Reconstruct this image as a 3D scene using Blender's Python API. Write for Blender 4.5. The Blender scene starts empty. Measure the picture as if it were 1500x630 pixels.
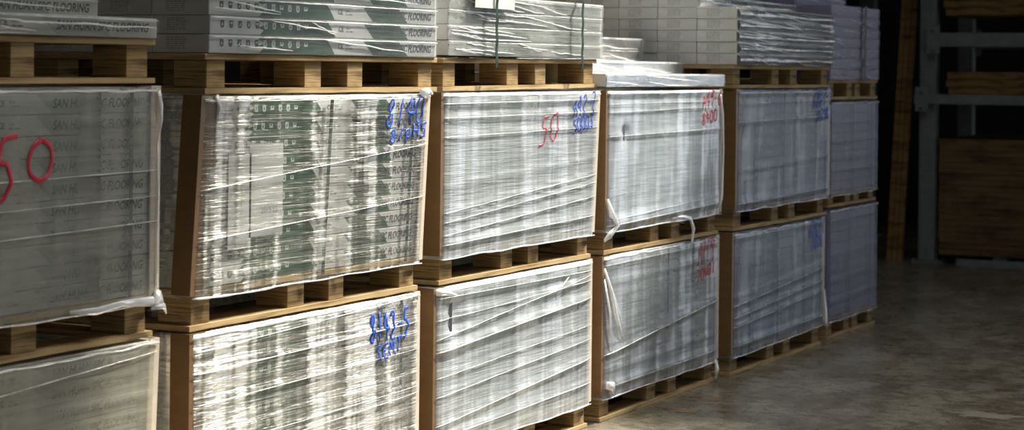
import bpy, bmesh, math, random
from mathutils import Vector, Matrix, noise

random.seed(7)
C = bpy.context.scene.collection
sc = bpy.context.scene
ROW = 3.066            # plane of the stack fronts; the camera stands at x=0, y=0
CH, CL, CD = 0.0495, 1.20, 0.183   # a flooring carton

# ------------------------------------------------------------------ materials
def mat(name):
    m = bpy.data.materials.new(name); m.use_nodes = True
    nt = m.node_tree
    for n in list(nt.nodes): nt.nodes.remove(n)
    out = nt.nodes.new('ShaderNodeOutputMaterial')
    return m, nt, out
def N(nt, t, **kw):
    n = nt.nodes.new(t)
    for k, v in kw.items():
        if k in n.inputs: n.inputs[k].default_value = v
        else: setattr(n, k, v)
    return n
def L(nt, a, b): nt.links.new(a, b)
def col(c): return (c[0], c[1], c[2], 1)
def coords(nt, scale, kind='Object', rot=(0,0,0)):
    tc = N(nt, 'ShaderNodeTexCoord'); mp = N(nt, 'ShaderNodeMapping')
    mp.inputs['Scale'].default_value = scale; mp.inputs['Rotation'].default_value = rot
    L(nt, tc.outputs[kind], mp.inputs['Vector']); return mp.outputs['Vector']
def ramp(nt, src, stops):
    r = N(nt, 'ShaderNodeValToRGB'); e = r.color_ramp.elements
    while len(e) < len(stops): e.new(0.5)
    for k, (p, c) in enumerate(stops):
        e[k].position = p; e[k].color = col(c) if len(c) == 3 else c
    L(nt, src, r.inputs['Fac']); return r.outputs['Color']

def paper(name, c, rough=.5, var=.12, spec=.4):
    m, nt, out = mat(name)
    b = N(nt, 'ShaderNodeBsdfPrincipled', Roughness=rough); b.inputs['Specular IOR Level'].default_value = spec
    nz = N(nt, 'ShaderNodeTexNoise', Scale=1.0, Detail=3.0); L(nt, coords(nt, (5, 9, 24)), nz.inputs['Vector'])
    lo = [x*(1-var) for x in c]; hi = [min(1, x*(1+var)) for x in c]
    L(nt, ramp(nt, nz.outputs['Fac'], [(.3, lo), (.7, hi)]), b.inputs['Base Color'])
    L(nt, b.outputs[0], out.inputs[0]); return m
def plain(name, c, rough=.5, metal=0.0, spec=.4):
    m, nt, out = mat(name)
    b = N(nt, 'ShaderNodeBsdfPrincipled', Roughness=rough, Metallic=metal); b.inputs['Specular IOR Level'].default_value = spec
    nz = N(nt, 'ShaderNodeTexNoise', Scale=14.0, Detail=4.0); L(nt, coords(nt, (1, 1, 1)), nz.inputs['Vector'])
    L(nt, ramp(nt, nz.outputs['Fac'], [(.3, [x*.82 for x in c]), (.7, [min(1, x*1.12) for x in c])]), b.inputs['Base Color'])
    L(nt, b.outputs[0], out.inputs[0]); return m
def wood(name, a, b_, plies=True, scale=1.0):
    m, nt, out = mat(name)
    b = N(nt, 'ShaderNodeBsdfPrincipled', Roughness=.75); b.inputs['Specular IOR Level'].default_value = .2
    nz = N(nt, 'ShaderNodeTexNoise', Scale=1.0, Detail=4.0, Roughness=.6)
    L(nt, coords(nt, (4*scale, 4*scale, (130 if plies else 26)*scale)), nz.inputs['Vector'])
    nz2 = N(nt, 'ShaderNodeTexNoise', Scale=7.0, Detail=2.0); L(nt, coords(nt, (1, 1, 1)), nz2.inputs['Vector'])
    mx = N(nt, 'ShaderNodeMath', operation='MULTIPLY_ADD'); L(nt, nz2.outputs['Fac'], mx.inputs[0]); mx.inputs[1].default_value = .35; 
    L(nt, nz.outputs['Fac'], mx.inputs[2])
    L(nt, ramp(nt, mx.outputs[0], [(.47, [x*.6 for x in b_]), (.58, b_), (.68, a), (.85, [min(1, x*1.15) for x in a])]), b.inputs['Base Color'])
    bp = N(nt, 'ShaderNodeBump', Strength=.25, Distance=.002); L(nt, nz.outputs['Fac'], bp.inputs['Height']); L(nt, bp.outputs[0], b.inputs['Normal'])
    L(nt, b.outputs[0], out.inputs[0]); return m
def film(name, haze=.35, streak=.35, tint=(.86,.88,.9), rough=.2, gloss=.22, cols=.0, vs=15, thr=(.44,.66), gtint=(1,1,1), grain=1.0, bump=.5, vert=.5, dist=.006, sharp=1.6):
    """stretch film: clear with milky streaks running round the load and a glossy skin"""
    m, nt, out = mat(name)
    def noise_tex(scale, rot=0.0, det=3.0):
        n = N(nt, 'ShaderNodeTexNoise', Scale=1.0, Detail=det, Roughness=.6)
        L(nt, coords(nt, scale, rot=(0, math.radians(rot), 0)), n.inputs['Vector']); return n.outputs['Fac']
    fine = noise_tex((7, 7, 230), 1.2); mid = noise_tex((3.5, 3.5, 75), -1.5); band = noise_tex((.9, .9, 15), -3.5)
    vt = noise_tex((vs, vs, 1.1), 0, 2.0); blot = noise_tex((5, 5, 5), 0, 2.0)
    def madd(a, k, c):
        n = N(nt, 'ShaderNodeMath', operation='MULTIPLY_ADD'); L(nt, a, n.inputs[0]); n.inputs[1].default_value = k
        if isinstance(c, (int, float)): n.inputs[2].default_value = c
        else: L(nt, c, n.inputs[2])
        return n.outputs[0]
    ks = (.7*grain, .9*grain, 1.5, 1.7*vert, .8 + .6*(1-grain))
    s = madd(fine, ks[0], 0.0); s = madd(mid, ks[1], s); s = madd(band, ks[2], s); s = madd(vt, ks[3], s); s = madd(blot, ks[4], s)
    s = madd(s, streak*sharp, haze - streak*sharp*.5*sum(ks))
    cl = N(nt, 'ShaderNodeClamp'); L(nt, s, cl.inputs['Value']); cl.inputs['Min'].default_value = .02; cl.inputs['Max'].default_value = .92
    h = madd(fine, .45*grain, 0.0); h = madd(mid, .9*grain, h); h = madd(band, .7, h); h = madd(vt, 1.6*vert, h); h = madd(blot, .8, h)
    bp = N(nt, 'ShaderNodeBump', Strength=bump, Distance=dist); L(nt, h, bp.inputs['Height'])
    tr = N(nt, 'ShaderNodeBsdfTransparent', Color=(.96, .97, .97, 1))
    df = N(nt, 'ShaderNodeBsdfDiffuse', Color=col(tint)); tl = N(nt, 'ShaderNodeBsdfTranslucent', Color=col(tint))
    L(nt, bp.outputs[0], df.inputs['Normal'])
    dm = N(nt, 'ShaderNodeMixShader'); dm.inputs[0].default_value = .25; L(nt, df.outputs[0], dm.inputs[1]); L(nt, tl.outputs[0], dm.inputs[2])
    m1 = N(nt, 'ShaderNodeMixShader'); L(nt, cl.outputs[0], m1.inputs[0]); L(nt, tr.outputs[0], m1.inputs[1]); L(nt, dm.outputs[0], m1.inputs[2])
    gl = N(nt, 'ShaderNodeBsdfGlossy', Roughness=rough, Color=col(gtint)); L(nt, bp.outputs[0], gl.inputs['Normal'])
    fr = N(nt, 'ShaderNodeLayerWeight', Blend=.2); L(nt, bp.outputs[0], fr.inputs['Normal'])
    g = madd(fr.outputs['Fresnel'], .5, gloss*.25)
    if cols:
        q = madd(vt, 1.0, madd(mid, .45*grain, madd(blot, .35 + .3*(1-grain), -(.35+.3*(1-grain))*.5-.45*grain*.5)))
        mr = N(nt, 'ShaderNodeMapRange', interpolation_type='SMOOTHSTEP'); L(nt, q, mr.inputs['Value'])
        mr.inputs['From Min'].default_value = thr[0]; mr.inputs['From Max'].default_value = thr[1]; mr.inputs['To Min'].default_value = 0; mr.inputs['To Max'].default_value = cols
        ad = N(nt, 'ShaderNodeMath', operation='ADD', use_clamp=True); L(nt, g, ad.inputs[0]); L(nt, mr.outputs[0], ad.inputs[1]); g = ad.outputs[0]
    m2 = N(nt, 'ShaderNodeMixShader'); L(nt, g, m2.inputs[0]); L(nt, m1.outputs[0], m2.inputs[1]); L(nt, gl.outputs[0], m2.inputs[2])
    L(nt, m2.outputs[0], out.inputs[0]); return m

M = {}
M['carton']   = paper('pale grey carton board', (.54,.55,.54), .45)
M['carton_s1'] = paper('grey green carton board', (.47,.48,.44), .45)
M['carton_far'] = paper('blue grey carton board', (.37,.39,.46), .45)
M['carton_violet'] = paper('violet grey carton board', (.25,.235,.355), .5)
M['green'] = paper('dark green print', (.040,.085,.048), .4, .1)
M['green_pale'] = paper('muted green grey print', (.20,.235,.20), .45, .1)
M['grey_band'] = paper('grey print band', (.34,.36,.34), .45, .1)
M['blue_band'] = paper('slate print band', (.26,.28,.33), .45, .1)
M['slate_face'] = paper('slate grey front face', (.17,.17,.205), .4, .12)  # dark slate tone laid over the whole carton front
M['ink'] = paper('dark grey print ink', (.06,.06,.065), .5, .05)
M['ink_soft'] = paper('soft grey print ink', (.30,.30,.30), .5, .05)
M['ink_white'] = paper('white print', (.55,.57,.55), .5, .05)
M['pine'] = wood('pallet plywood', (.35,.245,.12), (.18,.115,.05))
M['pine_deck'] = wood('pallet deck plywood', (.42,.30,.15), (.26,.17,.078), True, .5)
M['lumber'] = wood('brown stained timber', (.20,.12,.042), (.11,.062,.022), False)
M['board'] = wood('dark chip board', (.15,.10,.046), (.10,.064,.03), False, .6)
M['kraft'] = paper('brown kraft edge board', (.165,.092,.036), .42, .1, .5)
M['kraft_pale'] = paper('pale buff edge board', (.62,.53,.43), .5, .08)
M['red'] = plain('red marker ink', (.55,.02,.05), .4)
M['blue'] = plain('blue marker ink', (.015,.09,.62), .35)
M['strap_green'] = plain('dark green polyester strap', (.008,.035,.018), .5)
M['strap_dark'] = plain('dark packing strap', (.03,.034,.036), .35)
M['sheet'] = paper('white paper sheet', (.74,.75,.74), .6, .04)
M['steel'] = plain('grey blue painted rack steel', (.18,.20,.20), .5, .0)
M['dark_wall'] = plain('dark sheet wall', (.035,.037,.036), .8)
M['roof'] = plain('dark roof sheet', (.10,.10,.10), .8)
M['rope'] = film('bunched stretch film', .75, .15, (.88,.88,.88), .3, .3, 0, .3, .2)
M['film_s1'] = film('milky stretch film grey', .38, .30, (.50,.51,.44), .40, .10, bump=.4, vert=1.2, vs=9, grain=.8)
M['film_s1_low'] = film('milky stretch film warm lit', .42, .22, (.66,.63,.50), .40, .10, bump=.35, vert=.9, vs=8, grain=.7)  # warm light on the lower load is put into this brighter tint
M['film_s2'] = film('glossy clear stretch film', .09, .19, (.78,.78,.70), .42, .2, .68, bump=1.0, vert=.8, thr=(.515,.69), gtint=(1,.98,.91))
M['film_s2_low'] = film('glossy milky film sunlit', .26, .26, (.82,.81,.75), .40, .25, .95, bump=1.1, vert=.9, thr=(.42,.61), gtint=(1,.98,.92))  # extra haze and gloss stand for the sun on the lower load
M['film_s3'] = film('milky stretch film white', .46, .20, (.72,.78,.82), .42, .22, .45, bump=.65, vert=.75, grain=.75)
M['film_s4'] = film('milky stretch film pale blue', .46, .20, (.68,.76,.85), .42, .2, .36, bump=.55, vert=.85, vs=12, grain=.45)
M['film_s4_low'] = film('hazy stretch film shaded', .34, .22, (.50,.55,.62), .42, .15, .25, bump=.55, vert=.9, vs=11, grain=.5)  # shade on the lower load painted in as a darker tint
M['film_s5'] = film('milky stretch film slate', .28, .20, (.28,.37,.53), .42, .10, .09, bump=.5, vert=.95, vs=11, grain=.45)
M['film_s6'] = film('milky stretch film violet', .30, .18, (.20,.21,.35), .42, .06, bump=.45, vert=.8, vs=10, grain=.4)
M['shrink_clear'] = film('clear shrink film', .04, .04, (.85,.86,.85), .22, .05, 0, .2, .1)
M['shrink_milky'] = film('milky shrink film', .32, .12, (.58,.61,.54), .3, .12, 0, .4, .3)
M['shrink_shiny'] = film('shiny crumpled shrink film', .12, .08, (.84,.84,.88), .27, 1.5, 0, .35, .2)
M['shrink_violet'] = film('dull violet shrink film', .28, .12, (.36,.33,.49), .34, .10, 0, .4, .3)

def floor_mat():
    m, nt, out = mat('polished concrete')
    b = N(nt, 'ShaderNodeBsdfPrincipled'); b.inputs['Specular IOR Level'].default_value = .5
    n1 = N(nt, 'ShaderNodeTexNoise', Scale=1.0, Detail=6.0, Roughness=.65); L(nt, coords(nt, (2.2, 3.0, 1)), n1.inputs['Vector'])
    n2 = N(nt, 'ShaderNodeTexNoise', Scale=1.0, Detail=6.0, Roughness=.75, Distortion=.6); L(nt, coords(nt, (16, 11, 1)), n2.inputs['Vector'])
    n3 = N(nt, 'ShaderNodeTexVoronoi', Scale=38.0); L(nt, coords(nt, (1, 1, 1)), n3.inputs['Vector'])
    mx = N(nt, 'ShaderNodeMath', operation='MULTIPLY_ADD'); L(nt, n2.outputs['Fac'], mx.inputs[0]); mx.inputs[1].default_value = .8; L(nt, n1.outputs['Fac'], mx.inputs[2])
    base = ramp(nt, mx.outputs[0], [(.62, (.050,.038,.022)), (.80, (.105,.088,.060)), (.93, (.145,.130,.097)), (1.0, (.20,.18,.14))])
    sp = ramp(nt, n3.outputs['Distance'], [(.0, (1,1,1)), (.05, (0,0,0))])
    mxc = N(nt, 'ShaderNodeMix', data_type='RGBA'); L(nt, sp, mxc.inputs[0]); L(nt, base, mxc.inputs[6]); mxc.inputs[7].default_value = (.24,.22,.18,1)
    L(nt, mxc.outputs[2], b.inputs['Base Color'])
    L(nt, ramp(nt, n2.outputs['Fac'], [(.35, (.19,.19,.19)), (.65, (.36,.36,.36))]), b.inputs['Roughness'])
    bp = N(nt, 'ShaderNodeBump', Strength=.12, Distance=.004); L(nt, n2.outputs['Fac'], bp.inputs['Height']); L(nt, bp.outputs[0], b.inputs['Normal'])
    L(nt, b.outputs[0], out.inputs[0]); return m
M['floor'] = floor_mat()
M['patch'] = plain('pale worn concrete patch', (.22,.20,.165), .35)
M['rust'] = plain('rusty floor stain', (.19,.125,.06), .35)

# ------------------------------------------------------------------ mesh helpers
class MB:
    """collects geometry for ONE mesh, with material slots"""
    def __init__(s): s.v = []; s.f = []; s.m = []; s.mats = []; s.smooth = []
    def slot(s, m):
        if m not in s.mats: s.mats.append(m)
        return s.mats.index(m)
    def add(s, vs, fs, m, smooth=False):
        o = len(s.v); k = s.slot(m); s.v += [tuple(v) for v in vs]
        for f in fs: s.f.append([i+o for i in f]); s.m.append(k); s.smooth.append(smooth)
    def box(s, a, b, m, bev=0.0):
        (x0,y0,z0),(x1,y1,z1) = a, b
        if bev <= 0:
            s.add([(x0,y0,z0),(x1,y0,z0),(x1,y1,z0),(x0,y1,z0),(x0,y0,z1),(x1,y0,z1),(x1,y1,z1),(x0,y1,z1)],
                  [(0,3,2,1),(4,5,6,7),(0,1,5,4),(1,2,6,5),(2,3,7,6),(3,0,4,7)], m); return
        bm = bmesh.new(); bmesh.ops.create_cube(bm, size=1)
        for v in bm.verts: v.co = Vector(((x0+x1)/2+v.co.x*(x1-x0), (y0+y1)/2+v.co.y*(y1-y0), (z0+z1)/2+v.co.z*(z1-z0)))
        bmesh.ops.bevel(bm, geom=list(bm.edges), offset=bev, segments=2, affect='EDGES', profile=.5)
        bm.verts.index_update()
        s.add([v.co.copy() for v in bm.verts], [[v.index for v in f.verts] for f in bm.faces], m); bm.free()
    def quad(s, p, m): s.add(p, [list(range(len(p)))], m)
    def tube(s, pts, r, m, n=6, flat=1.0, taper=False):
        pts = [Vector(p) for p in pts]; vs = []; fs = []
        for i, p in enumerate(pts):
            t = (pts[min(i+1, len(pts)-1)] - pts[max(i-1, 0)]).normalized()
            up = Vector((0,1,0)) if abs(t.y) < .9 else Vector((0,0,1))
            a = t.cross(up).normalized(); b = a.cross(t).normalized()
            rr = r[i] if isinstance(r, (list, tuple)) else r
            if taper and i in (0, len(pts)-1): rr *= .3
            for k in range(n):
                an = 2*math.pi*k/n; vs.append(p + a*(rr*math.cos(an)) + b*(rr*flat*math.sin(an)))
        for i in range(len(pts)-1):
            for k in range(n): fs.append((i*n+k, i*n+(k+1)%n, (i+1)*n+(k+1)%n, (i+1)*n+k))
        fs.append(tuple(range(n-1,-1,-1))); fs.append(tuple((len(pts)-1)*n+k for k in range(n)))
        s.add(vs, fs, m, True)
    def mesh(s, name):
        me = bpy.data.meshes.new(name); me.from_pydata(s.v, [], s.f)
        for m in s.mats: me.materials.append(m)
        me.polygons.foreach_set('material_index', s.m); me.polygons.foreach_set('use_smooth', s.smooth); me.update()
        return me
    def build(s, name, parent=None, loc=(0,0,0), rz=0.0):
        o = bpy.data.objects.new(name, s.mesh(name)); C.objects.link(o)
        if parent: o.parent = parent
        o.location = loc; o.rotation_euler = (0,0,rz); return o
def obj(name, me, parent=None, loc=(0,0,0)):
    o = bpy.data.objects.new(name, me); C.objects.link(o)
    if parent: o.parent = parent
    o.location = loc; return o
def tag(o, label, cat, group=None):
    o['label'] = label; o['category'] = cat
    if group: o['group'] = group
    return o
def thing(name, label, cat, loc, rz=0.0, group=None, ry=0.0):
    o = bpy.data.objects.new(name, None); C.objects.link(o); o.empty_display_size = .1
    o.location = loc; o.rotation_euler = (0, ry, rz); return tag(o, label, cat, group)
def struct(o): o['kind'] = 'structure'; return o

# ------------------------------------------------------------------ lettering
_txt = {}
def text_geo(s, size, shear=.25, bold=.012):
    key = (s, size, shear, bold)
    if key not in _txt:
        cu = bpy.data.curves.new('t', 'FONT'); cu.body = s; cu.size = size; cu.shear = shear; cu.offset = bold*size*.6; cu.resolution_u = 2
        o = bpy.data.objects.new('t', cu); C.objects.link(o); bpy.context.view_layer.update()
        me = o.evaluated_get(bpy.context.evaluated_depsgraph_get()).to_mesh()
        vs = [(v.co.x, v.co.y) for v in me.vertices]; fs = [list(p.vertices) for p in me.polygons]
        o.evaluated_get(bpy.context.evaluated_depsgraph_get()).to_mesh_clear()
        bpy.data.objects.remove(o); bpy.data.curves.remove(cu)
        _txt[key] = (vs, fs)
    return _txt[key]
def put_text(mb, s, x0, x1, z, size, m, y, **kw):
    vs, fs = text_geo(s, size, **kw)
    a = min(v[0] for v in vs); b = max(v[0] for v in vs); k = (x1-x0)/(b-a)
    mb.add([(x0+(v[0]-a)*k, y, z+v[1]) for v in vs], fs, m)

STROKE = {
 '0': [[(.5,1),(.15,.85),(.03,.5),(.15,.12),(.5,0),(.85,.15),(.97,.5),(.85,.87),(.5,1)]],
 '1': [[(.55,1),(.45,0)]],
 '2': [[(.1,.8),(.4,1),(.8,.85),(.75,.55),(.1,0),(.95,.05)]],
 '3': [[(.1,.9),(.6,1),(.8,.75),(.4,.55),(.85,.35),(.6,.02),(.05,.1)]],
 '4': [[(.45,1),(.05,.4),(.95,.42)],[(.7,.85),(.6,0)]],
 '5': [[(.95,1),(.35,.97),(.25,.58),(.6,.62),(.8,.35),(.6,.05),(.05,0)]],
 '6': [[(.75,1),(.3,.7),(.08,.3),(.35,0),(.8,.15),(.75,.42),(.2,.38)]],
 '7': [[(.05,.95),(.95,1),(.4,0)]],
 '8': [[(.55,.52),(.15,.75),(.5,1),(.85,.78),(.5,.5),(.08,.2),(.45,0),(.9,.2),(.55,.52)]],
 '9': [[(.9,.75),(.5,1),(.15,.75),(.45,.5),(.88,.75),(.7,0)]],
 'A': [[(0,0),(.5,1),(.95,0)],[(.2,.4),(.8,.42)]],
 'H': [[(.1,1),(.05,0)],[(.9,1),(.85,0)],[(.08,.5),(.88,.52)]],
 'E': [[(.9,1),(.15,.95),(.1,0),(.85,.05)],[(.12,.5),(.7,.53)]],
 'S': [[(.9,.9),(.45,1),(.15,.75),(.8,.35),(.5,.02),(.05,.1)]],
 'M': [[(0,0),(.15,1),(.5,.3),(.85,1),(.95,0)]],
 'T': [[(0,.95),(1,1)],[(.5,.98),(.45,0)]],
 'W': [[(0,1),(.25,0),(.5,.7),(.75,0),(1,1)]],
 'N': [[(.05,0),(.1,1),(.85,0),(.9,1)]],
 'R': [[(.1,0),(.15,1),(.8,.85),(.7,.55),(.15,.5),(.9,0)]],
 'p': [[(.15,.7),(.1,-.3)],[(.15,.6),(.6,.75),(.8,.4),(.5,.1),(.15,.2)]],
 '/': [[(.8,1),(.2,0)]],
 '-': [[(.1,.5),(.9,.52)]],
 '(': [[(.7,1),(.35,.5),(.6,0)]],
 ' ': [],
}
def strokes(mb, s, x, z, w, h, r, m, surf, slant=.0, gap=.25, rise=0.0):
    rnd = random.Random(s+str(x))
    for i, ch in enumerate(s):
        ox = x + i*w*(1+gap); oz = z + i*rise + rnd.uniform(-.04,.04)*h
        for pl in STROKE[ch]:
            pts = [(ox + (px + slant*pz)*w, oz + pz*h) for px, pz in pl]
            dense = []
            for a, b in zip(pts, pts[1:]):
                for k in range(4): dense.append((a[0]+(b[0]-a[0])*k/4, a[1]+(b[1]-a[1])*k/4))
            dense.append(pts[-1])
            # round the corners a little
            for _ in range(2):
                dense = [dense[0]] + [((dense[k-1][0]+2*dense[k][0]+dense[k+1][0])/4, (dense[k-1][1]+2*dense[k][1]+dense[k+1][1])/4) for k in range(1, len(dense)-1)] + [dense[-1]]
            mb.tube([(p[0], surf(p[0], p[1]) - .0022, p[1]) for p in dense], r, m, 6, .12)

# ------------------------------------------------------------------ cartons (a few designs, mesh data shared)
def carton_mesh(kind, length=CL, h=CH, d=CD, rows_seed=0):
    board = {'silver': M['carton'], 'print': M['carton'], 'pale': M['carton'], 'grey': M['carton_s1'], 'far': M['carton_far'], 'violet': M['carton_violet']}[kind]
    g = {'print': M['green'], 'pale': M['green_pale'], 'grey': M['grey_band'], 'far': M['blue_band'], 'silver': M['blue_band'], 'violet': None}[kind]
    ink = M['ink'] if kind in ('print', 'grey') else M['ink_soft']
    mb = MB(); mb.box((0,0,.0004), (length, d, h-.0004), board, .0022)
    y = -.0004; y2 = -.0008; X = lambda u: u*length
    b0, b1 = .0024, h-.0024
    if g:
        if kind == 'silver': mb.quad([(X(.006),y*.5,b0),(X(.994),y*.5,b0),(X(.994),y*.5,b1),(X(.006),y*.5,b1)], M['slate_face'])
        if kind not in ('grey', 'silver'):
            mb.quad([(X(.19),y,b0),(X(.205),y,h*.3),(X(.182),y,h*.42),(X(.215),y,h*.62),(X(.185),y,h*.8),(X(.20),y,b1),(X(.469),y,b1),(X(.49),y,h*.5),(X(.506),y,b0)], g)
        mb.quad([(X(.682),y,b0),(X(.851),y,b0),(X(.803),y,b1),(X(.633),y,b1)], g)
        if kind == 'grey': mb.quad([(X(.2),y,b0),(X(.5),y,b0),(X(.46),y,b1),(X(.18),y,b1)], g)
        rnd = random.Random(3)
        for k in range(11):
            u = .038 + k*.0335; s = .0085; cx = X(u)+s; cz = h*.56
            mm = ink if k < 5 else M['ink_white']; bg = board if k < 5 else g
            if k >= 5 and k % 3 == 1:
                mb.quad([(cx-s,y2,cz-s*.6),(cx+s,y2,cz-s*.6),(cx+s,y2,cz+s*.7),(cx-s,y2,cz+s*.7)], mm)
            else:
                mb.quad([(cx-s,y2,cz-s*.7),(cx-s*.5,y2,cz-s*1.15),(cx+s*.6,y2,cz-s*1.15),(cx+s,y2,cz-s*.6),(cx+s,y2,cz+s*1.1),(cx-s,y2,cz+s*1.1)], mm)
            if k % 3 == 0: mb.quad([(cx-s*.4,y2-.0002,cz-s*.5),(cx+s*.4,y2-.0002,cz-s*.5),(cx,y2-.0002,cz+s*.7)], bg)
            elif k % 3 == 1: mb.quad([(cx-s*.5,y2-.0002,cz),(cx+s*.6,y2-.0002,cz+.001),(cx+s*.5,y2-.0002,cz+s*.7),(cx-s*.5,y2-.0002,cz+s*.5)], bg)
            else: mb.quad([(cx-s*.6,y2-.0002,cz-s*.6),(cx+s*.2,y2-.0002,cz-s*.6),(cx+s*.7,y2-.0002,cz+s*.8)], bg)
        put_text(mb, 'CE', X(.521), X(.543), h*.40, .020, ink, y2, shear=0)
        for q in range(2): put_text(mb, 'EN 14041' if q else 'ISO', X(.556), X(.586 if q else .572), h*(.36 if q else .55), .007, ink, y2, shear=0)
        put_text(mb, 'SAN HUAN SPC FLOORING', X(.682), X(.972), h*.30, .031, ink, y2, bold=.022)
    # end faces: a block of small print lines
    rnd = random.Random(11)
    for side, xx in ((0, -.0004), (1, length+.0004)):
        for ln in range(6):
            z = h*(.80 - ln*.115); u = .25
            while u < .56:
                w = rnd.uniform(.025, .09)
                p = [(xx, d*(u), z), (xx, d*(u+w), z), (xx, d*(u+w), z+h*.05), (xx, d*u, z+h*.05)]
                if side == 0: p = [(q[0], d-q[1]+0, q[2]) for q in p]
                mb.quad(p, M['ink_soft']); u += w + .018
    return mb.mesh('carton')
CM = {k: carton_mesh(k) for k in ('print', 'pale', 'grey', 'far', 'violet')}
CM['violet_short'] = carton_mesh('violet', .79, .0520)
CM['s5top'] = carton_mesh('silver', 1.235)
CM['s5back'] = carton_mesh('pale', 1.235)
CM['far_short'] = carton_mesh('violet', .79, .0500)

# shrink film on a single carton: a crumpled sheet hugging the front plus ridges
def shrink_mesh(m, length, h, seed, crumple, ridges, edge=.0016, edge_z=1.0, sheet=True):
    rnd = random.Random(seed); mb = MB(); nx, nz = 90, 10
    def surf(x, z):
        n = noise.noise(Vector((x*3+seed*3.1, z*34, seed))) + .45*noise.noise(Vector((x*13+z*50, z*48, seed+4.)))
        b = math.sin(max(0, min(1, z/h))*math.pi)
        k = .014*math.exp(-((z/h-.42)/.26)**2)*(.65+.6*noise.noise(Vector((x*2.1, seed*1.3, 2.)))) if crumple > .0095 else 0
        return -.0035 - crumple*(.5+.5*n)*(.25+.75*b) - k
    if sheet:
        vs = []; fs = []
        for j in range(nz+1):
            for i in range(nx+1):
                x = length*i/nx; z = h*j/nz; vs.append((x, surf(x, z), z))
        for j in range(nz):
            for i in range(nx): a = j*(nx+1)+i; fs.append((a, a+1, a+nx+2, a+nx+1))
        mb.add(vs, fs, m, True)
    # the folded top seam of the film
    pts = [(length*k/40, -.004+.0012*noise.noise(Vector((k*.4, seed, 0))), h*edge_z-.0055 + .0012*noise.noise(Vector((k*.35, seed, 5)))) for k in range(41)]
    mb.tube(pts, [edge*(.7+.9*abs(noise.noise(Vector((k*.5, seed, 9))))) for k in range(41)], M['rope'], 5)
    for k in range(ridges):
        x0 = rnd.choice((rnd.uniform(.0, .15), rnd.uniform(.0, .75))); ln = rnd.uniform(.1, .5); z0 = h*rnd.uniform(.35, .95); dz = -h*rnd.uniform(.1, .75)
        n = 14; P = []
        for q in range(n):
            t = q/(n-1); x = min(length-.01, (x0 + ln*t)*length); z = max(.004, min(h-.003, z0 + dz*t + .004*noise.noise(Vector((t*5, seed, k)))))
            P.append((x, surf(x, z)-.0012, z))
        mb.tube(P, [(.0007 + .0016*math.sin(math.pi*q/(n-1))*(1+.5*noise.noise(Vector((q*.9, k, seed))))) for q in range(n)], M['rope'], 5)
    return mb.mesh('shrink_film')

ORD = ['bottom', 'second', 'third', 'fourth', 'fifth', 'sixth', 'seventh', 'eighth']
COLW = ['front file', 'second file back', 'third file back', 'fourth file back', 'fifth file back']
def loose_cartons(kind, loc, cells, where, group, films=None, rz=0.0, name='flooring_carton', desc='grey carton', h=CH, d=CD, jitter=.004, meshkey=None):
    """cells: (file, row) pairs; every carton is a thing of its own"""
    rnd = random.Random(str(loc))
    R = Matrix.Rotation(rz, 3, 'Z')
    for (c, r) in cells:
        p = Vector(loc) + R @ Vector((rnd.uniform(-jitter, jitter), c*(d+.0015), r*h))
        lab = '%s, %s, %s layer%s, %s' % (desc, COLW[c], ORD[r], ' up' if r else '', where)
        o = obj(name, CM['s5back' if meshkey == 's5top' and c else meshkey or kind], None, p); o.rotation_euler.z = rz; tag(o, lab, 'carton', group)
        if films and (c-1, r) not in cells and c < 3:
            f = obj('shrink_film', shrink_mesh(films['m'], films.get('len', CL), h, rnd.randint(0, 900), films['crumple'], films['ridges'], films.get('edge', .0016), films.get('edge_z', 1.0), films.get('sheet', True)), o)

# ------------------------------------------------------------------ pallets
def pallet(x, y, z, label, Lx=1.22, Dy=1.085, Ht=.106, rz=0.0, cols=(0, .42, .62, 1), ry=0.0):
    t = thing('wooden_pallet', label, 'pallet', (x, y+.007, z), rz, 'wooden pallets under the stacks', ry)
    rnd = random.Random(label)
    mb = MB(); mb.box((0,0,Ht-.016), (Lx,Dy,Ht), M['pine_deck'], .002); mb.build('deck', t)
    bw, bd = .082, .105; z0, z1 = .0165, Ht-.0165
    meshes = {}
    for cu in cols:
        bx = .018 + cu*(Lx-.036-bw)
        for k in range(3):
            by = .006 + k*(Dy-.012-bd)/2
            mb = MB(); ox = rnd.uniform(-.004,.004); mb.box((0,0,z0), (bw+ox, bd, z1), M['pine'], .0015)
            mb.build('block', t, (bx, by+rnd.uniform(0,.006), 0))
    for k in range(3):
        by = .0 + k*(Dy-.1)/2
        mb = MB(); n = 12
        sag = [rnd.uniform(-.0,.0025) for _ in range(n+1)]
        for i in range(n):   # one bottom board, slightly wavy
            xa, xb = Lx*i/n, Lx*(i+1)/n
            mb.add([(xa,by,sag[i]),(xb,by,sag[i+1]),(xb,by+.1,sag[i+1]),(xa,by+.1,sag[i]),(xa,by,.0155+0*sag[i]),(xb,by,.0155),(xb,by+.1,.0155),(xa,by+.1,.0155)],
                   [(0,3,2,1),(4,5,6,7),(0,1,5,4),(2,3,7,6)] + ([(3,0,4,7)] if i == 0 else []) + ([(1,2,6,5)] if i == n-1 else []), M['pine_deck'])
        mb.build('bottom_board', t)
    for k, bx in enumerate((0, Lx-.1)):
        for y0, y1 in ((.101, (Dy-.1)/2-.001), ((Dy-.1)/2+.101, Dy-.101)):
            mb = MB(); mb.box((bx,y0,.001), (bx+.1,y1,.0155), M['pine_deck'], .001); mb.build('bottom_board', t)
    return t

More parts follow.
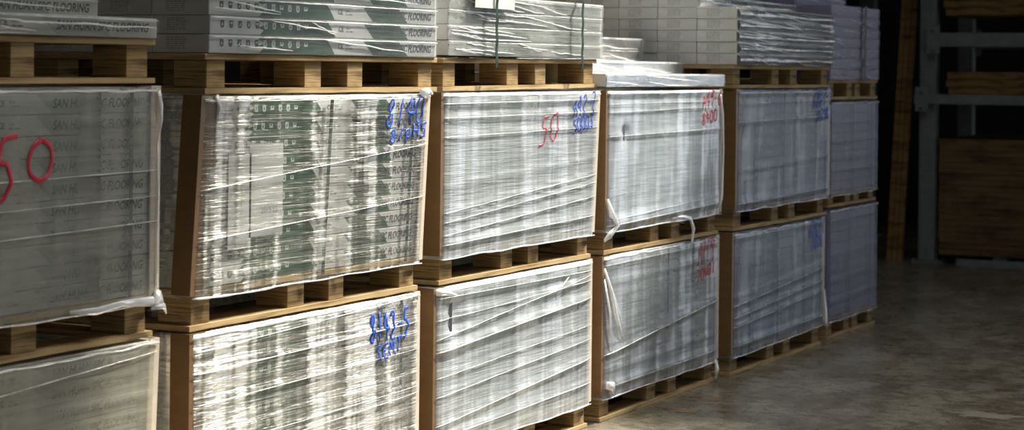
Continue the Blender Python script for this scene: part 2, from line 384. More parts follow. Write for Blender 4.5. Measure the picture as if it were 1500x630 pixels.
# ------------------------------------------------------------------ wrapped loads
def wrapped_load(x, y, z, Lx, H, label, kind='print', filmk='film_s2', rows=10, files=2, rz=0.0, lean=0.0, taper=0.0, Dy=1.1,
                 marks=(), straps=(), folds=(), protect='LR', seed=1, prot_col='kraft', hem=(-.022, -.022), sheets=(), flaps=(), bulge=.004, meshkey=None, group='stretch wrapped carton loads', pull=()):
    t = thing('wrapped_load', label, 'wrapped load', (x, y, z), rz, group)
    rnd = random.Random(seed)
    h = (H-.02)/rows
    key = meshkey or kind
    cl = {'violet_short': .79, 'far_short': .79}.get(key, CL)
    for r in range(rows):
        for c in range(files):
            o = obj('carton', CM[key], t, (.012 + lean*r*h + rnd.uniform(-.003, .003), .010 + c*(CD+.001), .002 + r*h))
            o.scale = ((Lx-.024)/cl, 1, h/{'violet_short': .052, 'far_short': .05}.get(key, CH))
    # --- film: a closed band round the load with a folded top
    def lines(s, zz):
        d = 0
        for (za, zb, amp, w) in folds:
            q = (zz - (za + (zb-za)*s))/w
            d += amp*math.exp(-q*q)
        for (sx, sz, amp, w) in pull:
            q = ((s-sx)*Lx)**2 + (zz-sz)**2
            d -= amp*math.exp(-q/w/w)
        return d
    def surf(xx, zz):
        s = xx/Lx
        n = noise.noise(Vector((xx*2.2+seed, zz*3.5, seed*1.7)))*.9 + .35*noise.noise(Vector((xx*9, zz*5+seed, 2.)))
        edge = max(0, min(1, min(s, 1-s)*14))
        tk = math.sin(max(0, min(1, zz/H))*math.pi)
        return -.004 - (bulge*(n+.45)*(.3+.7*tk))*edge - lines(s, zz)*edge**.5
    NX, NZ, NS = 72, 44, 8
    per = []   # (x, y, ox, oy, front?)
    rc = .012
    for i in range(NX+1): per.append(('F', i/NX))
    for i in range(1, NS+1): per.append(('R', i/NS))
    for i in range(1, NS+1): per.append(('B', i/NS))
    for i in range(1, NS): per.append(('L', i/NS))
    vs = []; P = len(per)
    for j in range(NZ+3):
        for (sd, u) in per:
            hemz = hem[0] + (hem[1]-hem[0])*(u if sd == 'F' else (1 if sd == 'R' else (1-u if sd == 'B' else 0)))
            hemz += .006*noise.noise(Vector((u*7, seed, 3.3)))
            zz = hemz + (H-.006-hemz)*min(j, NZ)/NZ
            ins = 0 if j <= NZ else (j-NZ)*.035
            lx = lean*max(0, zz) - 0
            tp = taper*max(0, 1-zz/H)
            if sd == 'F':
                xx = u*Lx; yy = surf(xx, zz) if j <= NZ else -.004+ins
                xx = min(max(xx, ins), Lx-ins)
                k = min(u, 1-u)*Lx
                if k < rc: yy += (rc-k)*.5
                px, py = xx - tp*u, yy
            elif sd == 'R': px, py = Lx+.003-ins-tp - .004*noise.noise(Vector((u*4, zz*9, seed))), max(ins, min(Dy-ins, u*Dy))
            elif sd == 'B': px, py = max(ins, min(Lx-ins, Lx*(1-u))), Dy+.003-ins
            else: px, py = -.003+ins, max(ins, min(Dy-ins, Dy*(1-u)))
            zq = zz if j <= NZ else H-.005+.001*(j-NZ) + .0015*noise.noise(Vector((u*20, j, seed)))
            vs.append((px+lx, py, zq))
    fs = []
    for j in range(NZ+2):
        for i in range(P): fs.append((j*P+i, j*P+(i+1)%P, (j+1)*P+(i+1)%P, (j+1)*P+i))
    mb = MB(); mb.add(vs, fs, M[filmk], True)
    sk = lambda xx, zz: surf(xx, zz)
    # edges of the film bands, bunched to thin ropes
    for (za, zb, amp, w) in folds:
        if amp < .0045: continue
        n = 40; pts = []
        for k in range(n+1):
            s = .004 + .992*k/n; zz = za + (zb-za)*s; xx = s*Lx
            pts.append((xx + lean*zz - taper*max(0, 1-zz/H)*s, surf(xx, zz)-.0004, zz))
        mb.tube(pts, [amp*.22*(.45+1.1*abs(noise.noise(Vector((k*.23, seed, za*9))))) for k in range(n+1)], M['rope'], 5, .8)
    # bunched hem
    pts = []
    for k in range(41):
        s = k/40; xx = s*Lx; zz = hem[0]+(hem[1]-hem[0])*s + .006*noise.noise(Vector((s*7, seed, 3.3)))
        pts.append((xx - taper*s + lean*0, surf(xx, zz)-.001, zz))
    mb.tube(pts, [.0015+.0035*abs(noise.noise(Vector((k*.31, seed, 7)))) for k in range(41)], M['rope'], 5, .7)
    # gathered top edge
    pts = [(k/40*Lx + lean*H, -.006, H-.014 + .006*noise.noise(Vector((k*.3, seed, 1)))) for k in range(41)]
    mb.tube(pts, [.002+.004*abs(noise.noise(Vector((k*.37, seed, 2)))) for k in range(41)], M['rope'], 5, .6)
    for fl in flaps: mb.tube([(a, b, c) for a, b, c, r in fl], [q[3] for q in fl], M['rope'], 7, .45)
    w = mb.build('stretch_wrap', t)
    # --- edge boards at the front corners
    for sd in protect:
        mb = MB(); k = M[prot_col if sd == 'L' else ('kraft_pale' if prot_col == 'kraft' else prot_col)]
        th = .004; zt = H-.002; zb = -.012; n = 10; leg = .062
        for i in range(n):
            za, zc = zb+(zt-zb)*i/n, zb+(zt-zb)*(i+1)/n
            xa = lean*max(0, za); xb = lean*max(0, zc)
            if sd == 'L':
                ox = .0
                F = [(ox-.0075, -.002), (ox+leg, -.002), (ox+leg, .002), (ox-.0038, .002), (ox-.0038, leg-.004), (ox-.0075, leg-.004)]; A0 = 1
            else:
                F = [(Lx+.0075, -.002), (Lx+.0075, leg-.004), (Lx+.0038, leg-.004), (Lx+.0038, .002), (Lx-leg*.5, .002), (Lx-leg*.5, -.002)]
            ta = taper*max(0, 1-za/H) if sd == 'R' else 0; tb = taper*max(0, 1-zc/H) if sd == 'R' else 0
            A = [(p[0]+xa-ta, p[1], za) for p in F]; B = [(p[0]+xb-tb, p[1], zc) for p in F]
            fsq = [(q, (q+1)%6, 6+(q+1)%6, 6+q) for q in range(6)]
            if i == 0: fsq.append((5,4,3,2,1,0))
            if i == n-1: fsq.append((6,7,8,9,10,11))
            mb.add(A+B, fsq, k)
        o = mb.build('edge_board', t)
    for (s, wd, mk) in straps:
        mb = MB(); n = 12
        for i in range(n):
            za, zc = -.01+(H+.0)*i/n, -.01+(H+.0)*(i+1)/n
            x0 = s*Lx; a = lean*max(0, za); b = lean*max(0, zc)
            mb.add([(x0+a, -.0016, za), (x0+wd+a, -.0016, za), (x0+wd+b, -.0016, zc), (x0+b, -.0016, zc), (x0+a, -.0006, za), (x0+wd+a, -.0006, za), (x0+wd+b, -.0006, zc), (x0+b, -.0006, zc)],
                   [(0,1,2,3),(7,6,5,4),(0,3,7,4),(1,5,6,2)], M[mk])
        mb.build('strap', t)
    for (s, zz, wd, ht, tx) in sheets:
        mb = MB(); x0 = s*Lx + lean*zz; mb.box((x0, -.0022, zz), (x0+wd, -.0012, zz+ht), M['carton'])
        if tx: put_text(mb, tx, x0+wd*.35, x0+wd*.85, zz+ht*.25, .022, M['ink_soft'], -.0025, shear=0)
        mb.build('paper_sheet', t)
    for (s, ux, uz, cw, chh, r, mk, slant, rise) in marks:
        mb = MB(); strokes(mb, s, ux*Lx, uz*H, cw, chh, r, M[mk], surf, slant, .28, rise)
        o = mb.build('marker_writing', w); o.location.x = lean*uz*H - taper*(1-uz)*ux
        o['label'] = '%s marker handwriting' % mk
    return t

def bands(seed, n, H, slope=.05, amp=(.003,.006)):
    r = random.Random(seed); out = []
    for k in range(n):
        za = H*(.04+.92*(k+r.uniform(.1,.9))/n); out.append((za, za + slope*r.uniform(.3,1.4), r.uniform(*amp), r.uniform(.004,.012)))
    return out

P = .106; T1 = .0; T2 = .614; T3 = 1.223; LH = .507
# ---- stack 1 (marked with the big red 50)
pallet(2.854, ROW, .0, 'wooden pallet on the floor under the grey unmarked load beside the 8142-5 load', Lx=1.18)
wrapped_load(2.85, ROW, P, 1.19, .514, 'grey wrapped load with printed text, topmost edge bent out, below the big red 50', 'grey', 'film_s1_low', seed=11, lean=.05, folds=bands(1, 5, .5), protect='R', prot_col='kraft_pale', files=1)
pallet(2.854, ROW-.004, .622, 'wooden pallet carrying the wrapped load with the big red 50', Lx=1.196)
wrapped_load(2.85, ROW-.004, .728, 1.205, .52, 'grey wrapped load with a big red 50 on its film', 'grey', 'film_s1', seed=12, folds=bands(2, 6, .52, .02), protect='R', prot_col='kraft_pale', files=1,
             marks=[('5', .487, .485, .085, .15, .0062, 'red', .12, .0),('0', .588, .575, .088, .095, .0062, 'red', .1, .0)], straps=[(.80,.016,'strap_dark'),(.905,.014,'strap_dark')],
             flaps=[[(1.20,-.008,.01,.012),(1.195,-.014,-.01,.022),(1.175,-.016,-.024,.016),(1.215,-.016,-.03,.008),(1.23,-.012,-.05,.003)],
                    [(.86,-.012,-.01,.004),(.95,-.016,-.016,.010),(1.05,-.014,-.008,.008),(1.17,-.016,-.014,.013)],
                    [(1.198,-.007,.505,.007),(1.203,-.010,.47,.008),(1.207,-.009,.43,.004),(1.198,-.006,.38,.002)],[(1.20,-.004,.38,.002),(1.201,-.006,.25,.0035),(1.199,-.005,.12,.003),(1.2,-.006,.02,.005)]])
pallet(2.82, ROW, 1.25, 'wooden pallet on top of the load with the big red 50', Lx=1.235, Ht=.112)
loose_cartons('grey', (2.855, ROW+.002, 1.363), [(0,0),(1,0),(1,1),(2,0),(2,1)], 'on pallet above big red 50', 'loose cartons above the big red 50',
              dict(m=M['shrink_clear'], crumple=.006, ridges=9, edge=.002))

# ---- stack 2 (marked 8140)
pallet(4.209, ROW, .0, 'wooden pallet on the floor under the 8142-5 load', Lx=1.162)
wrapped_load(4.205, ROW, P, 1.17, LH, 'shiny wrapped load of green printed cartons marked 8142-5 in blue', 'print', 'film_s2_low', seed=21,
             folds=bands(5, 9, .51, .03, (.003,.007)), marks=[('8142-5', .745, .745, .030, .088, .0046, 'blue', .12, .0),('SEMT', .775, .635, .030, .045, .0036, 'blue', .1, .005)],
             straps=[(.13,.016,'strap_green'),(.905,.014,'strap_green')])
pallet(4.209, ROW, T2, 'wooden pallet between the 8140 load and the 8142-5 load', Lx=1.172)
wrapped_load(4.205, ROW, T2+P, 1.18, T3-T2-P, 'shiny clear wrapped load of green printed cartons marked 8140 in blue', 'print', 'film_s2', seed=22, lean=.085,
             folds=[(.08,.09,.003,.005),(.125,.185,.006,.006),(.255,.345,.0065,.006),(.33,.33,.003,.005),(.42,.44,.004,.006),(.465,.47,.004,.01),(.485,.485,.006,.01),(.02,.03,.004,.01)],
             marks=[('8140', .775, .785, .046, .09, .0040, 'blue', .25, .003),('8/pH5', .80, .70, .036, .042, .0036, 'blue', .15, .004)],
             straps=[(.085,.017,'strap_green'),(.52,.016,'strap_green'),(.915,.015,'strap_green')], sheets=[(.125,.095,.105,.25,None),(.205,.12,.16,.25,'2015 L5')],
             flaps=[[(1.15,-.01,.505,.008),(1.17,-.015,.50,.016),(1.20,-.014,.505,.012),(1.225,-.012,.497,.004)],[(.09,-.008,.50,.01),(.105,-.011,.47,.006),(.10,-.009,.44,.002)]])
pallet(4.265, ROW, T3, 'wooden pallet on top of the 8140 load', Lx=1.225)
loose_cartons('print', (4.275, ROW+.003, T3+P+.001), [(c, r) for c in range(4) for r in range(4)], 'above the 8140 load', 'green printed cartons above the 8140 load',
              dict(m=M['shrink_clear'], crumple=.002, ridges=2, edge=.0018, len=CL))
# ---- stack 3 (small red 50)
pallet(5.479, ROW, .0, 'wooden pallet on the floor under the milky white load with no marker writing', Lx=1.152)
wrapped_load(5.475, ROW, P, 1.16, LH, 'milky white wrapped load without marker writing, under the small red 50 load', 'pale', 'film_s3', seed=31,
             folds=[(.03,.06,.006,.01),(.07,.15,.007,.008),(.16,.22,.005,.008),(.22,.27,.005,.006),(.30,.37,.010,.010),(.40,.43,.006,.01),(.47,.465,.007,.012),(.49,.49,.007,.012),(.34,.45,.006,.006)],
             pull=[(.10,.40,.012,.05)], straps=[(.085,.015,'strap_dark'),(.47,.014,'strap_dark'),(.78,.014,'strap_dark'),(.90,.014,'strap_dark')],
             flaps=[[(.0,-.008,.49,.008),(.05,-.012,.488,.010),(.10,-.012,.478,.005),(.14,-.009,.470,.0012)],[(1.0,-.008,.478,.003),(.90,-.010,.43,.0016),(.82,-.008,.37,.0008)]])
pallet(5.514, ROW, T2, 'wooden pallet carrying the wrapped load with the small red 50', Lx=1.13)
wrapped_load(5.51, ROW, T2+P, 1.18, T3-T2-P, 'milky wrapped load with a small red 50 and blue marker writing', 'pale', 'film_s3', seed=32, taper=.04,
             folds=[(.02,.05,.007,.012),(.05,.12,.005,.006),(.09,.17,.005,.006),(.12,.20,.005,.006),(.20,.26,.004,.006),(.36,.37,.005,.006),(.42,.425,.007,.007),(.465,.47,.007,.010),(.49,.49,.007,.012)],
             marks=[('50', .575, .625, .062, .10, .0030, 'red', .35, .014),('A42-7', .80, .815, .030, .075, .0034, 'blue', .2, .004),('50003', .805, .70, .028, .05, .0034, 'blue', .15, .004)],
             straps=[(.13,.012,'strap_dark'),(.57,.012,'strap_dark'),(.86,.012,'strap_dark')])
pallet(5.545, ROW+.01, T3, 'wooden pallet on top of the small red 50 load', Lx=1.19, rz=.012, ry=-.006)
loose_cartons('pale', (5.565, ROW+.013, T3+P+.0085), [(c, r) for c in range(2) for r in range(4)], 'above the small red 50 load', 'film covered cartons above the small red 50',
              dict(m=M['shrink_milky'], crumple=.005, ridges=7, edge=.0022), rz=.012)
# ---- stack 4 (red A49 writing)
pallet(6.739, ROW, .0, 'wooden pallet on the floor under the AH9 load', Lx=1.157)
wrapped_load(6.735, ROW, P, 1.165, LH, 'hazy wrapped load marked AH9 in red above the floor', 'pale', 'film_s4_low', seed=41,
             folds=[(.02,.03,.006,.012),(.08,.10,.004,.006),(.14,.24,.009,.008),(.17,.26,.004,.006),(.40,.42,.004,.008),(.47,.48,.005,.010)],
             marks=[('AH9', .79, .79, .050, .105, .0036, 'red', .15, .004),('70W01', .785, .65, .032, .05, .0036, 'red', .1, .006)],
             straps=[(.16,.014,'strap_dark'),(.53,.014,'strap_dark'),(.76,.014,'strap_dark'),(.93,.012,'strap_dark')],
             flaps=[[(.0,-.008,.46,.006),(.05,-.014,.38,.009),(.10,-.014,.28,.009),(.16,-.012,.17,.004)],[(.02,-.008,.44,.004),(.10,-.014,.32,.006),(.19,-.012,.18,.003)],[(.0,-.008,.42,.005),(.04,-.014,.30,.007),(.07,-.012,.14,.003)],
                    [(.02,-.012,.03,.014),(.07,-.016,.02,.018),(.09,-.012,-.01,.004)],[(1.12,-.012,-.01,.008),(1.13,-.014,-.05,.016),(1.12,-.014,-.09,.010)]])
pallet(6.759, ROW, T2, 'wooden pallet between the two loads with red A49 and AH9 writing', Lx=1.157)
wrapped_load(6.755, ROW, T2+P, 1.165, T3-T2-P, 'bright milky wrapped load with faded red A49 writing, film torn below', 'pale', 'film_s4', seed=42,
             folds=[(.0,.03,.009,.012),(.02,.06,.006,.008),(.33,.34,.006,.008),(.42,.43,.005,.008),(.45,.455,.005,.006),(.49,.49,.008,.014)], pull=[(.14,.34,.014,.03)],
             marks=[('A49-6', .80, .83, .034, .075, .0036, 'red', .15, .004),('8400', .80, .71, .034, .05, .0036, 'red', .1, .004)],
             straps=[(.13,.014,'strap_dark'),(.30,.014,'strap_dark'),(.57,.014,'strap_dark')],
             flaps=[[(.62,-.010,-.008,.003),(.72,-.016,-.006,.006),(.785,-.020,-.018,.010),(.815,-.021,-.06,.013),(.805,-.02,-.105,.009),(.795,-.018,-.14,.002)],
                    [(.0,-.008,.10,.006),(.03,-.014,.05,.014),(.08,-.016,.0,.012),(.02,-.012,-.03,.016),(-.02,-.006,-.05,.006)],
                    [(1.13,-.010,.48,.005),(1.15,-.012,.40,.009),(1.162,-.012,.25,.007),(1.15,-.012,.05,.009),(1.11,-.012,-.02,.007)]])
loose_cartons('pale', (6.745, ROW+.002, T2+P+.514), [(0,0),(1,0),(1,1),(2,0),(2,1),(2,2),(2,3)], 'on top of the faded red A49 load', 'loose cartons on the A49 load',
              dict(m=M['shrink_shiny'], crumple=.005, ridges=5, edge=.0026, all=True))
# ---- stack 5 (blue 606)
pallet(8.039, ROW-.012, .0, 'wooden pallet on the floor under the lower load with blue 606 writing', Lx=1.172, rz=-.012)
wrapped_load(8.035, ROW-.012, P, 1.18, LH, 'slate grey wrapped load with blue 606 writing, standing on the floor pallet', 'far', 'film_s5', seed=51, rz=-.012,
             folds=[(.02,.04,.006,.012),(.10,.16,.005,.006),(.14,.21,.005,.006),(.19,.27,.006,.006),(.22,.29,.004,.008),(.48,.485,.005,.012)], hem=(-.03,-.01),
             marks=[('606(1', .80, .815, .036, .08, .0042, 'blue', .2, .004),('1078', .83, .70, .032, .06, .004, 'blue', .1, .004)],
             straps=[(.17,.016,'strap_dark'),(.46,.016,'strap_dark'),(.76,.016,'strap_dark')],
             flaps=[[(1.16,-.012,.16,.006),(1.175,-.014,.06,.012),(1.165,-.016,.0,.020),(1.19,-.018,-.015,.012)]])
pallet(8.069, ROW-.012, T2, 'wooden pallet between the two loads with blue 606 writing', Lx=1.202, rz=-.012)
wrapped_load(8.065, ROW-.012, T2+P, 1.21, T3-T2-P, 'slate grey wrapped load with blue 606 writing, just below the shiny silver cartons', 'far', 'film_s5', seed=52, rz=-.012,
             folds=[(.01,.03,.007,.014),(.15,.18,.004,.008),(.36,.37,.006,.008),(.44,.445,.005,.008),(.485,.485,.009,.016)], pull=[(.05,.30,.01,.04)],
             marks=[('606(-7', .79, .80, .035, .09, .0042, 'blue', .2, .004),('1078R', .82, .68, .030, .055, .0042, 'blue', .1, .004)],
             straps=[(.17,.016,'strap_dark'),(.48,.016,'strap_dark'),(.62,.014,'strap_dark'),(.86,.014,'strap_dark')])
pallet(8.05, ROW-.01, T3, 'wooden pallet under the shiny silver film cartons', Lx=1.25, Ht=.1, rz=-.012)
loose_cartons('far', (8.07, ROW-.008, T3+.101), [(0, r) for r in range(5)] + [(1, r) for r in range(6)] + [(c, r) for c in (2,3,4) for r in range(7)], 'above the upper blue 606 load', 'silver grey cartons above the blue 606 loads',
              dict(m=M['shrink_shiny'], crumple=.012, ridges=4, edge=.003, len=1.235), rz=-.012, meshkey='s5top')
# ---- stack 6 (violet grey)
pallet(9.374, ROW, .0, 'wooden pallet on the floor under the violet grey load nearest the rack', Lx=.782, Dy=.935)
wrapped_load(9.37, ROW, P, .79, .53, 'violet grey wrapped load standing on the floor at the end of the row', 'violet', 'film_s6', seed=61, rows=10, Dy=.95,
             folds=bands(61, 4, .5, .02, (.002,.004)), straps=[(.4,.014,'strap_dark'),(.83,.012,'strap_dark')], protect='', meshkey='far_short')
pallet(9.374, ROW, .638, 'thin wooden pallet between the two violet grey loads nearest the rack', Lx=.777, Ht=.078, Dy=.935)
wrapped_load(9.37, ROW, .716, .785, .445, 'blue violet wrapped load second up at the end of the row', 'violet', 'film_s6', seed=62, rows=9, Dy=.95,
             folds=bands(62, 4, .43, .01, (.002,.004)), straps=[(.45,.014,'strap_dark'),(.85,.012,'strap_dark')], protect='', meshkey='far_short')
pallet(9.365, ROW, 1.162, 'wooden pallet under the black strapped violet cartons', Lx=.80, Ht=.098, Dy=.95)
loose_cartons('violet', (9.37, ROW+.004, 1.261), [(0, r) for r in range(7)] + [(1, r) for r in range(8)], 'at the rack end of the row', 'violet cartons nearest the rack',
              dict(m=M['shrink_violet'], crumple=.009, ridges=2, edge=.0012, len=.79), h=.052, meshkey='violet_short', desc='violet grey carton')

# straps and paper on the loose tiers
def vstrap(name, x, y, z0, z1, wd, m, label, rz=0.0, waves=.0):
    mb = MB(); n = 16; vs = []; fs = []
    for k in range(n+1):
        z = z0+(z1-z0)*k/n; dy = -.0015*math.sin(k*1.3)
        vs += [(-wd/2, dy, z), (wd/2, dy, z), (wd/2, dy+.0012, z), (-wd/2, dy+.0012, z)]
    for k in range(n):
        for q in range(4): fs.append((k*4+q, k*4+(q+1)%4, k*4+4+(q+1)%4, k*4+4+q))
    fs += [(3,2,1,0), (n*4, n*4+1, n*4+2, n*4+3)]
    # the strap turns under the deck and over the top layer
    mb.add(vs, fs, m)
    mb.box((-wd/2, 0, z0-.0012), (wd/2, .03, z0), m); mb.box((-wd/2, 0, z1), (wd/2, .25, z1+.0012), m)
    o = mb.build(name, None, (x, y, 0), rz); return tag(o, label, 'strap', 'green straps over the film covered cartons' if m is M['strap_green'] else None)
zt3 = T3+P+.011+4*CH
vstrap('packing_strap', 5.855, ROW-.0125, T3+.080, zt3+.003, .017, M['strap_green'], 'dark green strap running down past the white paper label, above the small red 50')
vstrap('packing_strap', 6.535, ROW-.004, T3+.077, zt3+.003, .016, M['strap_green'], 'dark green strap above the blue A42 writing, nearer the bright A49 stack')
vstrap('packing_strap', 9.87, ROW-.018, 1.243, 1.630, .034, M['strap_dark'], 'black strap around the violet cartons at the end of the row')
mb = MB(); n = 8
for i in range(n):
    xa, xb = .285*i/n, .285*(i+1)/n; ya = -.002*math.sin(i*.8); yb = -.002*math.sin((i+1)*.8)
    mb.add([(xa,ya,0),(xb,yb,0),(xb,yb-.003,.10),(xa,ya-.003,.10),(xa,ya+.0006,0),(xb,yb+.0006,0),(xb,yb-.0024,.10),(xa,ya-.0024,.10)], [(0,1,2,3),(7,6,5,4),(0,4,5,1),(3,2,6,7)] + ([(0,3,7,4)] if i == 0 else []) + ([(1,5,6,2)] if i == n-1 else []), M['sheet'])
tag(mb.build('paper_label', None, (5.71, ROW-.0075, 1.494), .012), 'blank white paper label on the film covered cartons beside a green strap', 'label')

# ---- the row behind: its cartons shine through the openings of the pallet above the small red 50
pallet(8.094, 4.36, .0, 'wooden pallet on the floor in the row behind', Lx=1.192)
wrapped_load(8.09, 4.36, P, 1.20, .80, 'low wrapped load in the row behind', 'pale', 'film_s4', seed=71, rows=16, files=1, protect='L')
pallet(8.094, 4.36, .907, 'wooden pallet in the row behind, between two wrapped loads', Lx=1.192)
wrapped_load(8.09, 4.36, 1.013, 1.20, .62, 'white wrapped load in the row behind, seen through the pallet openings', 'pale', 'film_s4', seed=72, rows=12, files=1, protect='L')

# ---- rack
RX = 13.55
def rack():
    t = thing('storage_rack', 'grey blue painted steel rack with two horizontal beams, standing in the dark', 'rack', (RX, 0, 0), 0)
    for yy in (3.80, .9):
        for xx in (0, 1.0):
            mb = MB(); mb.box((xx, yy-.112, .012), (xx+.09, yy, 3.6), M['steel'], .006)
            mb.box((xx-.004, yy-.094, .03), (xx-.0005, yy-.018, 3.6), M['steel'], .001)
            u = mb.build('upright', t)
            mb = MB(); mb.box((xx-.05, yy-.16, 0), (xx+.14, yy+.03, .012), M['steel'], .002)
            for q in ((-.03,-.14),(-.03,.02),(.12,-.14),(.12,.02)): mb.tube([(xx+q[0], yy+q[1], .012), (xx+q[0], yy+q[1], .03)], .009, M['steel'], 6)
            mb.build('foot_plate', u)
    for zz, ya, hh in ((1.478, 3.75, .095), (1.088, 3.825, .066)):
        for xx in (-.05, 1.09):
            mb = MB(); mb.box((xx, .80, zz), (xx+.046, ya, zz+hh), M['steel'], .005)
            b = mb.build('beam', t)
            mb = MB(); mb.box((xx-.004, ya-.10, zz-.05), (xx-.0005, ya-.01, zz+hh+.05), M['steel'], .002)
            for q in (0, 1): mb.tube([(xx-.004, ya-.055, zz-.02+q*(hh+.04)), (xx-.016, ya-.055, zz-.02+q*(hh+.04))], .012, M['steel'], 6)
            mb.build('beam_bracket', b)
rack()
def plank_stack(x, y0, y1, z, depth, n, th, label, m, name='timber_board', cat='timber', grp=None, lab=None):
    rnd = random.Random(label)
    for k in range(n):
        mb = MB(); mb.box((-.06, 0, 0), (depth+.055, y1-y0-rnd.uniform(0,.03), th-.002), m, .003)
        o = mb.build(name, None, (x+rnd.uniform(-.01,.01), y0, z+k*th)); tag(o, label % ORDW[k+6-n] if '%s' in label else label, cat, grp)
ORDW = ['topmost-but-five', 'topmost-but-four', 'topmost-but-three', 'topmost-but-two', 'topmost-but-one', 'topmost']
plank_stack(RX+.02, .93, 3.61, 1.1555, 1.05, 3, .052, 'brown timber board lying on the lower rack beam, %s of the pile', M['lumber'], grp='timber boards on the lower beam')
plank_stack(RX+.02, .93, 3.64, 1.69, 1.05, 6, .058, 'brown timber board above the upper rack beam, %s of the pile', M['lumber'], grp='timber boards over the upper beam')
# bearers that carry the upper timber
for yy, w in ((2.5, 'nearer the upright'), (1.3, 'farther from the upright')):
    mb = MB(); mb.box((0,0,0), (1.14,.09,.115), M['lumber'], .004); tag(mb.build('timber_bearer', None, (RX-.05+.0, yy, 1.574)), 'dark timber bearer on the upper rack beam, %s' % w, 'timber')
# the big chip board block in the bottom bay
def pack():
    t = thing('chip_board_pack', 'big brown block of stacked chip board in the bottom bay of the rack', 'board pack', (RX+.03, 1.01, 0), 0)
    rnd = random.Random(5)
    for k in range(20):
        mb = MB(); mb.box((rnd.uniform(0,.006), rnd.uniform(0,.006), .062+k*.0395), (1.04, 2.66-rnd.uniform(0,.008), .062+(k+1)*.0395-.0012), M['board'], .0015); mb.build('board', t)
    for yy in (.12, 1.2, 2.2):
        mb = MB(); mb.box((.02, yy, 0), (1.0, yy+.09, .062), M['steel'], .004); mb.build('runner', t)
pack()
mb = MB(); mb.box((0,0,0), (.05,2.2,.04), M['steel'], .004); mb.box((.012,0,.0405), (.038,2.2,.05), M['steel'], .001)
tag(mb.build('floor_rail', None, (RX-.14, 1.3, .0)), 'low grey steel rail on the floor in front of the chip board block', 'rail')
# tall planks leaning beside the rack
for k, (yb, yt, xo, w, lab) in enumerate(((3.928, 3.868, 0, .034, 'tall brown plank leaning beside the rack upright, nearest it'), (3.966, 3.906, .0, .034, 'tall brown plank leaning beside the rack, middle one of three'), (4.004, 3.944, .0, .034, 'tall brown plank leaning beside the rack, farthest from the upright'))):
    mb = MB(); th = .03; n = 8; H = 2.9; vs = []; fs = []
    for q in range(n+1):
        s = q/n; yc = yb+(yt-yb)*s + .008*math.sin(s*3.1); x = RX+.0+xo+ .34*s
        vs += [(x, yc-w/2, s*H), (x, yc+w/2, s*H), (x+th, yc+w/2, s*H), (x+th, yc-w/2, s*H)]
    for q in range(n):
        for e in range(4): fs.append((q*4+e, q*4+(e+1)%4, q*4+4+(e+1)%4, q*4+4+e))
    fs += [(3,2,1,0), (n*4, n*4+1, n*4+2, n*4+3)]
    mb.add(vs, fs, M['lumber']); tag(mb.build('leaning_plank', None), lab, 'plank', 'planks leaning beside the rack')
# a thin steel post and a crossbar in the dark behind
mb = MB(); mb.box((0,0,0), (.1,.12,3.6), M['steel'], .006); mb.box((-.05,-.05,0), (.15,.17,.012), M['steel'], .002)
tag(mb.build('steel_post', None, (15.6, 4.75, 0)), 'dim grey steel post standing in the dark behind the leaning planks', 'post')

# ---- shell
def slab(name, a, b, m): mb = MB(); mb.box(a, b, m); return struct(mb.build(name))
mb = MB(); mb.box((-6, -9, -.2), (17.2, 8.2, 0), M['floor']); struct(mb.build('floor'))
slab('wall_back', (-6, 8, 0), (17.2, 8.2, 6), M['dark_wall'])
slab('wall_front', (-6, -9.2, 0), (17.2, -9, 6), M['dark_wall'])
slab('wall_left', (-6.2, -9.2, 0), (-6, 8.2, 6), M['dark_wall'])
mb = MB(); DY0, DY1, DZ = -5.2, -1.2, 3.6    # loading door in the far wall, past the rack
mb.box((17, DY1, 0), (17.2, 8.2, 6), M['dark_wall']); mb.box((17, -9.2, 0), (17.2, DY0, 6), M['dark_wall']); mb.box((17, DY0, DZ), (17.2, DY1, 6), M['dark_wall'])
struct(mb.build('wall_right'))
HX0, HX1, HY0, HY1, RZ = 7.7, 11.05, .95, 3.6, 5.0
mb = MB()
mb.box((-6, -9, RZ), (HX0, 8, RZ+.1), M['roof']); mb.box((HX1, -9, RZ), (17.2, 2.9, RZ+.1), M['roof']); mb.box((HX1, 3.6, RZ), (17.2, 8, RZ+.1), M['roof']); mb.box((12.7, 2.9, RZ), (17.2, 3.6, RZ+.1), M['roof'])  # includes a narrow roof slot added to bring sun onto the back row
mb.box((HX0, -9, RZ), (HX1, HY0, RZ+.1), M['roof']); mb.box((HX0, HY1, RZ), (HX1, 8, RZ+.1), M['roof'])
struct(mb.build('ceiling'))
# worn patch and rust stains on the floor
def blotch(name, x, y, r, m, seed, sx=1, sy=1, label=None):
    vs = []; n = 40
    for k in range(n):
        a = 2*math.pi*k/n; rr = r*(.7+.6*noise.noise(Vector((math.cos(a)*1.7, math.sin(a)*1.7, seed))))
        vs.append((x+rr*sx*math.cos(a), y+rr*sy*math.sin(a), .0012))
    mb = MB(); mb.add(vs, [tuple(range(n))], m); o = mb.build(name); o['kind'] = 'structure'; return o
blotch('floor_patch', 7.63, 1.88, .13, M['patch'], 3.2, .8, 1.25)
blotch('floor_stain', 7.14, 2.90, .05, M['rust'], 8.1, 1.6, 1.1)
blotch('floor_stain', 7.46, 2.90, .045, M['rust'], 5.1, 1.7, 1.0)

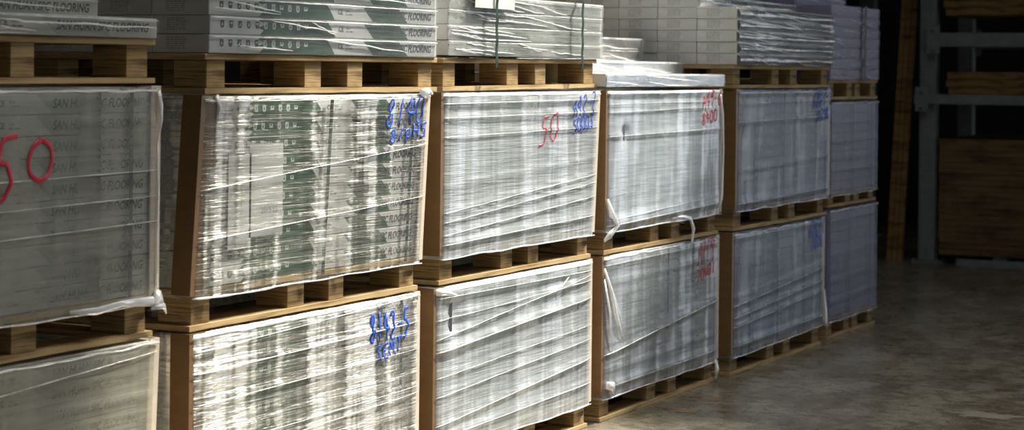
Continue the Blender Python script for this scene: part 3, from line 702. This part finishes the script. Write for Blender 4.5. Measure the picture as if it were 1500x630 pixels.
# ---- light: sun through the roof opening, daylight through the loading door, plus added fill lamps
def area(name, loc, to, sx, sy, power, c, spread=math.pi):
    l = bpy.data.lights.new(name, 'AREA'); l.shape = 'RECTANGLE'; l.size = sx; l.size_y = sy; l.energy = power; l.color = c; l.spread = spread
    o = bpy.data.objects.new(name, l); C.objects.link(o); o.location = loc
    o.rotation_euler = (Vector(to)-Vector(loc)).to_track_quat('-Z', 'Y').to_euler(); return o
s = bpy.data.lights.new('sun', 'SUN'); s.energy = 14.0; s.angle = math.radians(4.0); s.color = (1.0, .94, .82)
so = bpy.data.objects.new('sun', s); C.objects.link(so); so.location = (12, 0, 8)
so.rotation_euler = Vector((-.62, .25, -.74)).to_track_quat('-Z', 'Y').to_euler()
area('roof_opening_daylight', ((HX0+HX1)/2, (HY0+HY1)/2, RZ+.15), ((HX0+HX1)/2, (HY0+HY1)/2, 0), HX1-HX0, HY1-HY0, 28, (.95,.97,1.0), math.radians(120))
area('loading_door_daylight', (17.1, (DY0+DY1)/2, DZ/2), (0, (DY0+DY1)/2, DZ/2), 4.0, DZ, 130, (.84,.92,1.0))
area('overhead_fill', (5.4, 1.2, RZ-.05), (5.4, 1.2, 0), 2.6, 1.6, 72, (1.0,.98,.92), math.radians(100))  # added fill lamp below the closed roof, no skylight built here
area('front_fill', (-.8, -7.5, 2.2), (2.9, 2.8, .8), 4.5, 4.0, 95, (1.0,.97,.88))  # added fill lamp for the stack fronts, no entrance behind it

w = bpy.data.worlds.new('world'); sc.world = w; w.use_nodes = True
nt = w.node_tree; bg = nt.nodes['Background']; bg.inputs['Color'].default_value = (.7,.82,1,1); bg.inputs['Strength'].default_value = .25

# ---- camera
cam = bpy.data.cameras.new('camera'); co = bpy.data.objects.new('camera', cam); C.objects.link(co); sc.camera = co
F = 2950.0; th = math.radians(27.11)
cam.sensor_fit = 'HORIZONTAL'; cam.sensor_width = 36.0; cam.lens = 36.0*F/1500
cam.shift_y = -214/1500; cam.clip_start = .05
co.matrix_world = Matrix.Translation((0, 0, 1.297)) @ Matrix.Rotation(th-math.pi/2, 4, 'Z') @ Matrix.Rotation(math.pi/2, 4, 'X') @ Matrix.Rotation(.0106, 4, 'Z')
cam.dof.use_dof = True; cam.dof.focus_distance = 6.2; cam.dof.aperture_fstop = 4.2
vs = sc.view_settings; vs.view_transform = 'Standard'; vs.look = 'None'; vs.exposure = 0.0; vs.gamma = 1.0; vs.use_curve_mapping = False
